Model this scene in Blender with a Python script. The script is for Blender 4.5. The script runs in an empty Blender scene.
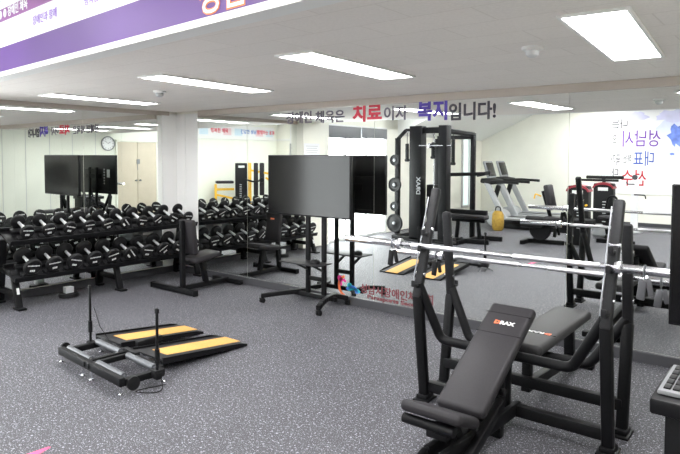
import bpy, bmesh, math, random
from mathutils import Vector, Matrix

random.seed(7)
C = bpy.context.scene.collection
sc = bpy.context.scene

# ------------------------------------------------------------------ camera
cam_d = bpy.data.cameras.new('camera')
cam = bpy.data.objects.new('camera', cam_d); C.objects.link(cam); sc.camera = cam
cam_d.sensor_fit = 'HORIZONTAL'; cam_d.sensor_width = 36.0
cam_d.lens = 36.0 * 589.2 / 680.0
cam_d.shift_y = -(227.0 - 183.1) / 680.0
cam_d.clip_start = 0.05; cam_d.clip_end = 100
YAW, PITCH, ROLL = 0.6669, 0.0441, 0.0032
F = Vector((-math.sin(YAW)*math.cos(PITCH), math.cos(YAW)*math.cos(PITCH), -math.sin(PITCH)))
R = Vector((math.cos(YAW), math.sin(YAW), 0)); U = R.cross(F)
R2 = R*math.cos(ROLL) + U*math.sin(ROLL); U2 = U*math.cos(ROLL) - R*math.sin(ROLL)
cam.matrix_world = Matrix(((R2.x, U2.x, -F.x, 7.46), (R2.y, U2.y, -F.y, -5.388), (R2.z, U2.z, -F.z, 1.7), (0, 0, 0, 1)))

# ------------------------------------------------------------------ world, exposure
w = bpy.data.worlds.new('world'); sc.world = w; w.use_nodes = True
w.node_tree.nodes['Background'].inputs[0].default_value = (0.85, 0.93, 1, 1)
w.node_tree.nodes['Background'].inputs[1].default_value = 0.6
sc.view_settings.view_transform = 'Standard'
sc.view_settings.look = 'None'
sc.view_settings.gamma = 1.0
sc.view_settings.use_curve_mapping = False
sc.view_settings.exposure = 1.68
LAMP_LOW = 10.5       # the flat ceiling panels of the low ceiling
LAMP_HIGH = 18.0      # the flat ceiling panels behind the fascia
DAYLIGHT = 3.6       # frosted glass doors
sc.cycles.max_bounces = 14
sc.cycles.diffuse_bounces = 5
sc.cycles.glossy_bounces = 9
sc.cycles.sample_clamp_indirect = 6.0

# ------------------------------------------------------------------ materials
def mat(name, col, rough=0.5, metal=0.0, emit=None, estr=0.0, spec=None):
    m = bpy.data.materials.new(name); m.use_nodes = True
    b = m.node_tree.nodes['Principled BSDF']
    b.inputs['Base Color'].default_value = (*col, 1)
    b.inputs['Roughness'].default_value = rough
    b.inputs['Metallic'].default_value = metal
    if spec is not None: b.inputs['Specular IOR Level'].default_value = spec
    if emit:
        b.inputs['Emission Color'].default_value = (*emit, 1)
        b.inputs['Emission Strength'].default_value = estr
    return m

def noisy(m, scale, amt, detail=3, bump=0.0):
    nt = m.node_tree; b = nt.nodes['Principled BSDF']
    base = b.inputs['Base Color'].default_value[:]
    tc = nt.nodes.new('ShaderNodeTexCoord'); nz = nt.nodes.new('ShaderNodeTexNoise')
    nz.inputs['Scale'].default_value = scale; nz.inputs['Detail'].default_value = detail
    cr = nt.nodes.new('ShaderNodeValToRGB')
    cr.color_ramp.elements[0].position = .3; cr.color_ramp.elements[1].position = .7
    cr.color_ramp.elements[0].color = tuple(c*(1-amt) for c in base[:3]) + (1,)
    cr.color_ramp.elements[1].color = tuple(min(1, c*(1+amt)) for c in base[:3]) + (1,)
    nt.links.new(tc.outputs['Object'], nz.inputs['Vector'])
    nt.links.new(nz.outputs['Fac'], cr.inputs['Fac'])
    nt.links.new(cr.outputs['Color'], b.inputs['Base Color'])
    if bump:
        bp = nt.nodes.new('ShaderNodeBump'); bp.inputs['Strength'].default_value = bump; bp.inputs['Distance'].default_value = .002
        nt.links.new(nz.outputs['Fac'], bp.inputs['Height']); nt.links.new(bp.outputs['Normal'], b.inputs['Normal'])
    return m

def floor_material():
    m = bpy.data.materials.new('speckled_rubber'); m.use_nodes = True
    nt = m.node_tree; b = nt.nodes['Principled BSDF']; b.inputs['Roughness'].default_value = .62
    tc = nt.nodes.new('ShaderNodeTexCoord')
    base = None
    def flecks(scale, thr, soft):
        v = nt.nodes.new('ShaderNodeTexNoise'); v.inputs['Scale'].default_value = scale
        v.inputs['Detail'].default_value = 2.0; v.inputs['Roughness'].default_value = .65
        nt.links.new(tc.outputs['Object'], v.inputs['Vector'])
        r = nt.nodes.new('ShaderNodeMapRange'); r.inputs[1].default_value = thr; r.inputs[2].default_value = thr + soft
        nt.links.new(v.outputs['Fac'], r.inputs[0]); return r.outputs[0]
    a = flecks(62, .60, .06); c = flecks(130, .595, .07)
    mx = nt.nodes.new('ShaderNodeMath'); mx.operation = 'MAXIMUM'
    nt.links.new(a, mx.inputs[0]); nt.links.new(c, mx.inputs[1])
    big = nt.nodes.new('ShaderNodeTexNoise'); big.inputs['Scale'].default_value = 1.3
    nt.links.new(tc.outputs['Object'], big.inputs['Vector'])
    cr = nt.nodes.new('ShaderNodeValToRGB')
    cr.color_ramp.elements[0].position = .35; cr.color_ramp.elements[1].position = .65
    cr.color_ramp.elements[0].color = (.050, .049, .056, 1); cr.color_ramp.elements[1].color = (.060, .059, .067, 1)
    nt.links.new(big.outputs['Fac'], cr.inputs['Fac'])
    mix = nt.nodes.new('ShaderNodeMix'); mix.data_type = 'RGBA'
    nt.links.new(mx.outputs[0], mix.inputs['Factor']); nt.links.new(cr.outputs['Color'], mix.inputs['A'])
    mix.inputs['B'].default_value = (.44, .44, .50, 1)
    nt.links.new(mix.outputs['Result'], b.inputs['Base Color'])
    return m

def tile_material():
    m = noisy(mat('ceiling_tile', (.87, .825, .79), .85), 60, .035, bump=.2)
    nt = m.node_tree; b = nt.nodes['Principled BSDF']; src = b.inputs['Base Color'].links[0].from_socket
    tc = nt.nodes.new('ShaderNodeTexCoord'); br = nt.nodes.new('ShaderNodeTexBrick')
    br.inputs['Scale'].default_value = 1.0; br.inputs['Brick Width'].default_value = .6; br.inputs['Row Height'].default_value = .3
    br.inputs['Mortar Size'].default_value = .004; br.offset = 0.5
    br.inputs['Color1'].default_value = (1, 1, 1, 1); br.inputs['Color2'].default_value = (.97, .97, .97, 1); br.inputs['Mortar'].default_value = (.88, .87, .86, 1)
    nt.links.new(tc.outputs['Object'], br.inputs['Vector'])
    mx = nt.nodes.new('ShaderNodeMix'); mx.data_type = 'RGBA'; mx.blend_type = 'MULTIPLY'; mx.inputs['Factor'].default_value = 1
    nt.links.new(src, mx.inputs['A']); nt.links.new(br.outputs['Color'], mx.inputs['B']); nt.links.new(mx.outputs['Result'], b.inputs['Base Color'])
    return m

M = dict(
    floor=floor_material(),
    wall=noisy(mat('cream_paint', (.88, .87, .79), .6), 3, .02),
    panel=noisy(mat('cream_panel', (.86, .87, .78), .5), 3, .02),
    white=mat('white_paint', (.86, .86, .85), .5),
    ceil=tile_material(),
    ceilw=noisy(mat('white_ceiling', (.85, .85, .83), .85), 20, .02),
    trimc=mat('beige_trim', (.52, .46, .41), .5),
    base=mat('dark_baseboard', (.055, .055, .062), .5),
    mirror=mat('mirror_glass', (.90, .925, .905), 0.0, 1.0),
    black=noisy(mat('black_powder_coat', (.006, .006, .007), .5, spec=.18), 60, .15),
    blackm=mat('black_plastic', (.008, .008, .009), .5, spec=.25),
    charcoal=noisy(mat('charcoal_coat', (.019, .019, .021), .5, spec=.22), 60, .1),
    rubber=noisy(mat('black_rubber', (.009, .009, .010), .5, spec=.28), 40, .2),
    vinyl=noisy(mat('black_vinyl', (.023, .021, .024), .5, spec=.26), 90, .08, bump=.08),
    vinylg=noisy(mat('grey_vinyl', (.036, .035, .037), .5, spec=.26), 90, .08, bump=.08),
    chrome=mat('chrome', (.78, .78, .82), .20, 1.0),
    satin=mat('satin_steel', (.80, .80, .82), .42, .75),
    knurl=noisy(mat('knurled_steel', (.74, .73, .76), .42, 1.0), 300, .15),
    steel=mat('grey_steel', (.30, .31, .33), .4, 1.0),
    alu=mat('roller_aluminium', (.10, .104, .115), .45, .2),
    silverk=mat('silver_keyboard', (.22, .225, .235), .45),
    silver=mat('silver_plastic', (.34, .35, .36), .4),
    screen=mat('black_screen', (.0035, .0035, .004), .16, spec=.26),
    bezel=mat('black_bezel', (.005, .005, .006), .4, spec=.25),
    yellow=noisy(mat('yellow_grip', (.62, .34, .09), .7), 60, .08),
    yframe=mat('yellow_coat', (.86, .50, .03), .4),
    ybag=noisy(mat('mustard_fabric', (.36, .22, .03), .7), 20, .2),
    red=mat('red_plastic', (.28, .02, .035), .4),
    label=mat('white_print', (.78, .78, .78), .5),
    orange=mat('orange_print', (.82, .16, .05), .5),
    dgrey=mat('dark_grey_plastic', (.09, .09, .10), .5),
    grey=mat('grey_plastic', (.25, .26, .27), .5),
    lgrey=mat('light_grey', (.56, .57, .58), .5),
    beige=noisy(mat('beige_door', (.60, .53, .42), .5), 5, .03),
    purple=mat('purple_print', (.36, .20, .66), .45),
    plum=mat('plum_print', (.30, .10, .32), .45),
    whitep=mat('white_print_board', (.86, .86, .88), .45),
    skyp=mat('pale_blue_print', (.62, .78, .88), .5),
    pinkp=mat('pale_pink_print', (.85, .62, .66), .5),
    textk=mat('black_letters', (.05, .045, .06), .6),
    textg=mat('slate_letters', (.17, .15, .19), .6),
    textr=mat('red_letters', (.72, .05, .09), .6),
    textb=mat('blue_letters', (.10, .06, .42), .6),
    textm=mat('maroon_letters', (.17, .04, .05), .6),
    texto=mat('orange_letters', (.85, .25, .08), .6),
    blue2=mat('blue_print', (.05, .20, .62), .5),
    magenta=mat('magenta_print', (.70, .03, .25), .5),
    cyan=mat('cyan_print', (.03, .55, .62), .5),
    violet=mat('violet_ink', (.16, .05, .36), .6),
    ink=mat('black_ink', (.06, .06, .07), .6),
    inkblue=mat('blue_ink', (.04, .09, .40), .6),
    inkred=mat('red_ink', (.52, .025, .04), .6),
    lamp=mat('lamp_diffuser', (.9, .9, .9), .5, emit=(1, 1, 1), estr=LAMP_LOW),
    lamph=mat('lamp_diffuser_high', (.9, .9, .9), .5, emit=(1, 1, 1), estr=LAMP_HIGH),
    daylight=mat('frosted_daylight', (.9, .92, .93), .6, emit=(.95, 1, 1), estr=DAYLIGHT),
    blind=mat('grey_roller_blind', (.20, .205, .22), .5),
    paleglass=mat('pale_green_glass', (.45, .55, .52), .3, emit=(.75, .9, .88), estr=.35),
    paper=mat('paper', (.84, .84, .88), .6),
    pink=mat('pink_tape', (.85, .10, .25), .6),
)

# ------------------------------------------------------------------ mesh helpers
def box(bm, c, s, rot=None, bev=0.0, seg=2):
    r = bmesh.ops.create_cube(bm, size=1.0)
    vs = r['verts']
    bmesh.ops.scale(bm, vec=Vector(s), verts=vs)
    if bev > 0:
        es = list({e for v in vs for e in v.link_edges})
        b = bmesh.ops.bevel(bm, geom=vs + es, offset=min(bev, min(s)*.49), segments=seg, profile=.5, affect='EDGES')
        vs = list({v for f in b['faces'] for v in f.verts} | {v for v in vs if v.is_valid})
    if rot is not None: bmesh.ops.rotate(bm, cent=(0, 0, 0), matrix=rot, verts=vs)
    bmesh.ops.translate(bm, vec=Vector(c), verts=vs)
    return vs

def frame_for(d, up=(0, 0, 1)):
    d = Vector(d).normalized(); up = Vector(up)
    if abs(d.dot(up)) > .98: up = Vector((0, 1, 0))
    x = up.cross(d).normalized(); y = d.cross(x)
    return Matrix((x, y, d)).transposed()

def beam(bm, p, q, wx, wy, bev=0.006, up=(0, 0, 1), ext=0.0):
    """rectangular tube from p to q; wx across (horizontal), wy the other way"""
    p = Vector(p); q = Vector(q); d = q - p
    return box(bm, (p + q)/2, (wx, wy, d.length + ext), frame_for(d, up), bev)

def cyl(bm, p, q, r, seg=16, r2=None):
    p = Vector(p); q = Vector(q); d = q - p
    res = bmesh.ops.create_cone(bm, cap_ends=True, cap_tris=False, segments=seg, radius1=r, radius2=r if r2 is None else r2, depth=d.length)
    bmesh.ops.rotate(bm, cent=(0, 0, 0), matrix=frame_for(d), verts=res['verts'])
    bmesh.ops.translate(bm, vec=(p + q)/2, verts=res['verts'])
    return res['verts']

def lathe(bm, prof, p, axis, seg=20):
    """prof: (radius, distance along the axis)"""
    mt = frame_for(axis); p = Vector(p); rings = []
    for r, t in prof:
        if r < 1e-6: rings.append([bm.verts.new(p + mt @ Vector((0, 0, t)))])
        else: rings.append([bm.verts.new(p + mt @ Vector((r*math.cos(2*math.pi*i/seg), r*math.sin(2*math.pi*i/seg), t))) for i in range(seg)])
    for a, b in zip(rings, rings[1:]):
        for i in range(seg):
            j = (i+1) % seg
            if len(a) == 1 and len(b) == 1: continue
            if len(a) == 1: bm.faces.new((a[0], b[j], b[i]))
            elif len(b) == 1: bm.faces.new((a[i], a[j], b[0]))
            else: bm.faces.new((a[i], a[j], b[j], b[i]))

def pipe(bm, pts, r, seg=12):
    pts = [Vector(p) for p in pts]; rings = []
    for i, p in enumerate(pts):
        if i == 0: d = pts[1] - p
        elif i == len(pts)-1: d = p - pts[-2]
        else: d = (pts[i+1] - p).normalized() + (p - pts[i-1]).normalized()
        mt = frame_for(d)
        if i:
            x = mt.col[0] - 0*d; prev = rings[-1][1]
            dn = d.normalized(); x = (prev - dn*prev.dot(dn)).normalized(); y = dn.cross(x)
            mt = Matrix((x, y, dn)).transposed()
        ring = [bm.verts.new(p + mt @ Vector((r*math.cos(2*math.pi*k/seg), r*math.sin(2*math.pi*k/seg), 0))) for k in range(seg)]
        rings.append((ring, Vector(mt.col[0])))
    for (a, _), (b, _) in zip(rings, rings[1:]):
        for k in range(seg):
            j = (k+1) % seg; bm.faces.new((a[k], a[j], b[j], b[k]))
    bm.faces.new(list(reversed(rings[0][0]))); bm.faces.new(rings[-1][0])

def rounded(pts, rad, n=4):
    """polyline with its inner corners rounded"""
    pts = [Vector(p) for p in pts]; out = [pts[0]]
    for a, b, c in zip(pts, pts[1:], pts[2:]):
        u = (a-b); v = (c-b); k = min(rad, u.length*.45, v.length*.45)
        s = b + u.normalized()*k; e = b + v.normalized()*k
        for i in range(n+1):
            t = i/n; out.append(s*(1-t)**2 + b*2*t*(1-t) + e*t*t)
    out.append(pts[-1]); return out

def prism(bm, poly, axis_vec):
    """closed polygon (3D points) swept along axis_vec"""
    v = Vector(axis_vec)
    a = [bm.verts.new(Vector(p)) for p in poly]; b = [bm.verts.new(Vector(p) + v) for p in poly]
    n = len(a)
    bm.faces.new(list(reversed(a))); bm.faces.new(b)
    for i in range(n): bm.faces.new((a[i], a[(i+1) % n], b[(i+1) % n], b[i]))

class B:
    def __enter__(s): s.bm = bmesh.new(); return s.bm
    def __exit__(s, *a): pass

def obj(name, bm, m, parent=None, smooth=True):
    bmesh.ops.recalc_face_normals(bm, faces=bm.faces[:])
    me = bpy.data.meshes.new(name); bm.to_mesh(me); bm.free()
    if smooth and len(me.polygons):
        me.polygons.foreach_set('use_smooth', [True]*len(me.polygons)); me.set_sharp_from_angle(angle=math.radians(38))
    me.materials.append(m)
    o = bpy.data.objects.new(name, me); C.objects.link(o)
    if parent is not None: o.parent = parent
    return o

def tag(o, label, cat, group=None):
    o['label'] = label; o['category'] = cat
    if group: o['group'] = group
    return o

def thing(name, label, cat, loc=(0, 0, 0), rotz=0.0, group=None):
    o = bpy.data.objects.new(name, None); C.objects.link(o)
    o.location = loc; o.rotation_euler = (0, 0, rotz)
    return tag(o, label, cat, group)

def struct(name, bm, m, parent=None, smooth=False):
    o = obj(name, bm, m, parent, smooth)
    if parent is None: o['kind'] = 'structure'
    return o

def dup(root, loc, rotz, label):
    r = root.copy(); C.objects.link(r); r.location = loc; r.rotation_euler = (0, 0, rotz); r['label'] = label
    for ch in list(root.children):
        c = ch.copy(); C.objects.link(c); c.parent = r
        for g in list(ch.children):
            d = g.copy(); C.objects.link(d); d.parent = c
    return r

dg = None
def text(name, body, size, m, parent, mat4, bold=0.0, depth=0.0008, align='LEFT', sx=1.0):
    cu = bpy.data.curves.new(name, 'FONT'); cu.body = body; cu.size = size; cu.offset = bold; cu.extrude = depth
    cu.align_x = align; cu.resolution_u = 3
    t = bpy.data.objects.new(name + '_src', cu); C.objects.link(t)
    bpy.context.view_layer.update()
    me = bpy.data.meshes.new_from_object(t.evaluated_get(bpy.context.evaluated_depsgraph_get()))
    me.name = name
    bpy.data.objects.remove(t); bpy.data.curves.remove(cu)
    me.materials.clear(); me.materials.append(m)
    me.transform(mat4 @ Matrix.Diagonal((sx, 1, 1, 1)))
    o = bpy.data.objects.new(name, me); C.objects.link(o); o.parent = parent
    return o

def upright_xz(x, y, z):            # letters standing in the x-z plane, read from -y
    return Matrix.Translation((x, y, z)) @ Matrix.Rotation(math.pi/2, 4, 'X')

def star_polygon(pts, y, th, bm):    # flat outline in the x-z plane with a small thickness
    prism(bm, [(px, y, pz) for px, pz in pts], (0, th, 0))

# ================================================================== THE SETTING
H, HH = 2.353, 3.05
TA = 0.0087
D0 = .13
XR, YB = 8.25, -10.75
with B() as bm:
    box(bm, (4.0, -5.35, -.05), (8.9, 11.2, .1)); struct('floor', bm, M['floor'])
# low ceiling over the mirrored half of the room, higher ceiling behind the fascia
with B() as bm:
    prism(bm, [(-.3, .25, H), (8.5, .25, H), (8.5, -3.685, H), (-.3, -3.069, H)], (0, 0, .1)); struct('ceiling', bm, M['ceil'])
with B() as bm:
    prism(bm, [(-.3, -3.0, HH), (8.5, -3.6, HH), (8.5, -10.9, HH), (-.3, -10.9, HH)], (0, 0, .1)); struct('ceiling', bm, M['ceilw'])
# fascia at the step between the two ceilings
FA = math.atan(-.07)
def fas(x, y, z): return Vector((x, -3.12 - .07*x + y, z))
with B() as bm:
    prism(bm, [fas(-.3, .02, 2.352), fas(8.5, .02, 2.352), fas(8.5, .12, 2.352), fas(-.3, .12, 2.352)], (0, 0, HH - 2.352)); struct('wall_fascia', bm, M['white'])
with B() as bm:
    prism(bm, [fas(-.25, -.01, 2.35), fas(8.2, -.01, 2.35), fas(8.2, .03, 2.35), fas(-.25, .03, 2.35)], (0, 0, .038)); struct('trim_1', bm, M['white'])
# sloping soffit along the left wall at the back
with B() as bm:
    prism(bm, [(0, YB-.1, 2.17), (1.95, YB-.1, HH + .02), (0, YB-.1, HH + .02)], (0, 4.7, 0)); struct('ceiling_slope', bm, M['ceilw'])
# front wall carrying the large mirror
with B() as bm:
    box(bm, (4.1, .07, 1.6), (8.9, .12, 3.2)); struct('wall_front', bm, M['wall'])
# left wall, built in its own slightly turned frame
def left(o): o.rotation_euler.z = -TA; o.location.x = D0; return o
with B() as bm:
    box(bm, (-.07, -1.55, 1.55), (.12, 3.3, 3.1))
    left(struct('wall_left', bm, M['wall']))
with B() as bm:
    box(bm, (-.07, -4.71, 2.75), (.12, 3.0, .84)); box(bm, (-.07, -6.22, 1.55), (.12, 1.2, 3.1)); box(bm, (-.07, -9.0, 1.55), (.12, 4.5, 3.1))
    left(struct('wall_left', bm, M['wall']))
with B() as bm:
    box(bm, (4.1, YB - .06, 1.55), (9.0, .12, 3.1)); struct('wall_rear', bm, M['wall'])
with B() as bm:
    box(bm, (XR + .06, -5.4, 1.55), (.12, 11.2, 3.1)); struct('wall_right', bm, M['panel'])
# upright panel joints on the right wall
for i, y in enumerate((-.7, -1.25, -1.85, -2.45, -3.1, -5.2, -6.3)):
    with B() as bm:
        box(bm, (XR - .003, y, 1.2), (.008, .012, 2.3)); struct('trim_%d' % (10 + i), bm, M['lgrey'])
# columns: white boxing in the corner, flush with the mirrors; the boxed column under the fascia
with B() as bm:
    box(bm, (.235, .001, 1.16), (.21, .022, 2.32), bev=.003); struct('wall_corner', bm, M['white'])
with B() as bm:
    box(bm, (.48, .006, 1.16), (.275, .022, 2.32), bev=.003); struct('wall_corner', bm, M['white'])
with B() as bm:
    box(bm, (.0, -.13, 1.16), (.022, .25, 2.32), bev=.003); left(struct('wall_corner', bm, M['white']))
with B() as bm:
    box(bm, (.05, -3.045, 1.52), (.20, .75, 3.02), bev=.006); left(struct('column', bm, M['wall']))
# trim above the mirrors, dark skirting below them
with B() as bm:
    box(bm, (4.45, -.008, 2.315), (7.6, .03, .075), bev=.003); struct('trim_2', bm, M['trimc'])
with B() as bm:
    box(bm, (.01, -1.40, 2.325), (.03, 2.52, .055), bev=.003); left(struct('trim_3', bm, M['trimc']))
with B() as bm:
    box(bm, (4.19, -.02, .045), (8.1, .04, .09), bev=.004); struct('baseboard_front', bm, M['base'])
with B() as bm:
    box(bm, (.02, -1.34, .045), (.04, 2.65, .09), bev=.004); left(struct('baseboard_left', bm, M['base']))
with B() as bm:
    box(bm, (4.1, YB + .01, .045), (8.3, .02, .09), bev=.004); struct('baseboard_rear', bm, M['base'])
with B() as bm:
    box(bm, (XR - .01, -2.0, .045), (.02, 3.3, .09), bev=.004); box(bm, (XR - .01, -7.9, .045), (.02, 5.6, .09), bev=.004); struct('baseboard_right', bm, M['base'])

# mirrors (each sheet of glass is one thing)
def mirror(x0, x1, label, side):
    with B() as bm:
        if side == 'f': box(bm, ((x0+x1)/2, .004, 1.185), (x1-x0, .008, 2.19))
        else: box(bm, (-.004, -(x0+x1)/2, 1.2), (.008, x1-x0, 2.2))
    o = obj('wall_mirror', bm, M['mirror'], None, False)
    o['kind'] = 'thing'
    tag(o, label, 'mirror', 'mirror sheets along the gym walls')
    if side == 'l': left(o)
    return o
mirror(.615, 1.646, 'narrow mirror sheet beside the white corner column, behind the small upright bench', 'f')
mirror(1.650, 3.70, 'wide mirror sheet behind the television and its wheeled stand', 'f')
mirror(3.704, 5.808, 'wide mirror sheet behind the left ends of the barbells, showing the cable rack', 'f')
mirror(5.812, 8.2, 'wide mirror sheet at the right, showing the blue brush painting', 'f')
mirror(.26, 1.438, 'mirror sheet over the dumbbell rack nearest the column, reflecting the wall clock', 'l')
mirror(1.442, 2.66, 'mirror sheet over the dumbbell rack at the photo\'s left edge', 'l')

# glazed sliding doors with blinds in the left wall, seen in the mirror
def wpt(off, s, z): return (off, -s, z)
dr = bpy.data.objects.new('door_1', None); C.objects.link(dr); dr['kind'] = 'structure'; left(dr)
with B() as bm:
    box(bm, (-.045, -4.54, 1.17), (.02, 2.2, 2.3)); obj('glass', bm, M['daylight'], dr, False)
with B() as bm:
    for s in (3.46, 4.12, 4.85, 5.62): box(bm, (-.01, -s, 1.17), (.07, .06, 2.34), bev=.004)
    box(bm, (-.01, -4.54, .03), (.07, 2.2, .06), bev=.004); box(bm, (-.01, -4.54, 2.33), (.07, 2.2, .05), bev=.004)
    obj('door_frame', bm, M['white'], dr)
with B() as bm:
    box(bm, (.045, -4.05, 2.20), (.04, 1.10, .24), bev=.004); obj('roller_blind', bm, M['blind'], dr)
with B() as bm:
    box(bm, (.045, -5.12, 2.21), (.04, .95, .22), bev=.004); obj('roller_blind', bm, M['blind'], dr)
wn = bpy.data.objects.new('window_1', None); C.objects.link(wn); wn['kind'] = 'structure'; left(wn)
with B() as bm:
    box(bm, (.005, -9.85, 1.30), (.02, .75, 1.85)); obj('pane', bm, M['paleglass'], wn, False)
with B() as bm:
    for s in (9.46, 9.85, 10.24): box(bm, (.015, -s, 1.30), (.05, .05, 1.95), bev=.004)
    for z in (.35, 2.25): box(bm, (.015, -9.85, z), (.05, .83, .05), bev=.004)
    obj('window_frame', bm, M['lgrey'], wn)
# beige double door in the right wall, seen twice reflected
d2 = bpy.data.objects.new('door_2', None); C.objects.link(d2); d2['kind'] = 'structure'
for y in (-4.05, -4.68):
    with B() as bm:
        box(bm, (XR - .02, y, 1.06), (.04, .615, 2.11), bev=.004)
    lf = obj('door_leaf', bm, M['beige'], d2)
    hy = -4.30 if y > -4.3 else -4.43
    with B() as bm:
        lathe(bm, [(0, 0), (.02, 0), (.012, .02), (.03, .045), (.026, .06), (0, .064)], (XR - .04, hy, 1.0), (-1, 0, 0), 12)
    obj('door_handle', bm, M['steel'], lf)
with B() as bm:
    box(bm, (XR - .055, -4.38, 1.55), (.03, .10, .14), bev=.008); box(bm, (XR - .05, -4.36, 1.40), (.012, .02, .20), bev=.003); obj('door_latch', bm, M['grey'], d2)
with B() as bm:
    box(bm, (XR - .015, -3.71, 1.08), (.06, .05, 2.18), bev=.004); box(bm, (XR - .015, -5.02, 1.08), (.06, .05, 2.18), bev=.004); box(bm, (XR - .015, -4.365, 2.15), (.06, 1.36, .06), bev=.004)
    obj('door_frame', bm, M['panel'], d2)

# ================================================================== CEILING FITTINGS
def panel_light(x, y, rot, z, label, m, wx=.275, wy=1.42, grp='flat panel lights of the gym ceiling'):
    t = thing('ceiling_light', label, 'ceiling light', (x, y, z), rot, grp)
    with B() as bm:
        for s in (-1, 1):
            box(bm, (s*(wx/2 + .008), 0, -.007), (.02, wy + .036, .014), bev=.002); box(bm, (0, s*(wy/2 + .008), -.007), (wx, .02, .014), bev=.002)
        obj('light_frame', bm, M['white'], t)
    with B() as bm:
        box(bm, (0, 0, -.004), (wx, wy, .008)); obj('diffuser', bm, m, t, False)
    return t
for x, y, r, lb in ((6.645, -1.89, .075, 'flat panel light over the bench press racks, largest in the photo'),
                    (4.885, -1.97, .06, 'flat panel light above the television, between the two smoke detectors'),
                    (3.262, -1.92, .075, 'flat panel light on the ceiling beside the smoke detector near the column'),
                    (1.16, -1.75, .06, 'flat panel light on the ceiling over the dumbbell rack')):
    panel_light(x, y, r, H, lb, M['lamp'], wy=1.42 if x > 6 else 1.32)
for i, (x, y) in enumerate(((2.2, -4.9), (4.4, -5.0), (6.6, -5.1), (3.2, -7.4), (6.2, -7.4), (3.4, -9.6), (6.3, -9.6))):
    panel_light(x, y, 0, HH, 'flat panel light on the high white ceiling behind the purple banner', M['lamph'], .3, 1.25, 'lights of the high ceiling')
def detector(x, y, label):
    t = thing('smoke_detector', label, 'smoke detector', (x, y, H), 0, 'smoke detectors on the ceiling')
    with B() as bm:
        lathe(bm, [(0, 0), (.062, 0), (.062, -.016), (.05, -.022), (0, -.022)], (0, 0, 0), (0, 0, 1), 24); obj('base', bm, M['white'], t)
    with B() as bm:
        lathe(bm, [(.035, -.02), (.04, -.03), (.036, -.05), (.02, -.06), (0, -.061)], (0, 0, 0), (0, 0, 1), 24); obj('sensor_head', bm, M['lgrey'], t)
detector(2.39, -1.86, 'white smoke detector on the ceiling near the corner column')
detector(6.18, -1.93, 'white smoke detector on the ceiling left of the large panel light')

# ================================================================== BANNER ON THE FASCIA
ban = thing('banner', 'purple and white printed banner on the ceiling fascia, top left', 'banner')
def strip(name, x0, x1, z0, z1, m, off):
    with B() as bm:
        prism(bm, [fas(x0, off, z0), fas(x1, off, z0), fas(x1, off + .004, z0), fas(x0, off + .004, z0)], (0, 0, z1 - z0))
    return obj(name, bm, m, ban, False)
strip('banner_sheet', .35, 8.2, 2.388, 2.99, M['whitep'], .012)
pm = noisy(mat('purple_print_mottled', (.105, .045, .21), .45), .9, .22, 1)
strip('purple_band', .35, 8.2, 2.388, 2.592, pm, .009)
strip('plum_band', .35, 3.45, 2.80, 2.90, M['plum'], .009)
strip('blue_panel', .35, 2.55, 2.63, 2.76, M['skyp'], .009)
FM = lambda x, z, off: Matrix.Translation(fas(x, off, z)) @ Matrix.Rotation(FA, 4, 'Z') @ Matrix.Rotation(math.pi/2, 4, 'X')
text('lettering', '성남시장애인체육회', .22, M['texto'], ban, FM(5.03, 2.425, .0065), .008)
text('lettering', '성남시장애인체육회', .22, M['whitep'], ban, FM(5.03, 2.425, .0045), .001)
text('lettering', '● ● 장애인 체육', .085, M['whitep'], ban, FM(2.2, 2.825, .0065), .002)
text('lettering', '장애인과 함께', .075, M['purple'], ban, FM(2.9, 2.68, .0085), .0)
text('lettering', '행복한 체육 문화', .075, M['purple'], ban, FM(3.75, 2.68, .0085), .0)

# banner strip high on the right wall and the rear wall (seen twice reflected above the yellow machine)
def wall_banner(y0, y1, label):
    t = thing('wall_banner', label, 'banner', (0, 0, 0), 0, 'printed strips high on the right wall')
    with B() as bm: box(bm, (XR - .006, (y0+y1)/2, 2.58), (.012, y1 - y0, .40)); obj('banner_sheet', bm, M['whitep'], t, False)
    n = 7
    for k in range(n):
        a = y1 - (k + .15)*(y1-y0)/n; b = y1 - (k + .85)*(y1-y0)/n
        with B() as bm: box(bm, (XR - .013, (a+b)/2, 2.56), (.004, abs(a-b), .24)); obj('printed_panel', bm, (M['skyp'], M['whitep'], M['pinkp'])[k % 3], t, False)
    return t
t = wall_banner(-10.6, -7.0, 'pale printed strip high on the wall above the yellow weight machine')
for y, s in ((-7.55, '행복한 체육'), (-8.9, '건강한 성남'), (-9.7, '함께하는 운동')):
    text('lettering', s, .16, M['blue2'] if y < -8 and y > -9.5 else M['textr'], t, Matrix.Translation((XR - .017, y, 2.53)) @ Matrix.Rotation(-math.pi/2, 4, 'Z') @ Matrix.Rotation(math.pi/2, 4, 'X'), .004)
with B() as bm:
    box(bm, (XR - .025, -8.75, 2.33), (.05, 3.9, .07), bev=.004); struct('trim_30', bm, M['white'])
with B() as bm:
    box(bm, (7.0, YB + .025, 2.33), (2.4, .05, .07), bev=.004); struct('trim_31', bm, M['white'])

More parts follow.
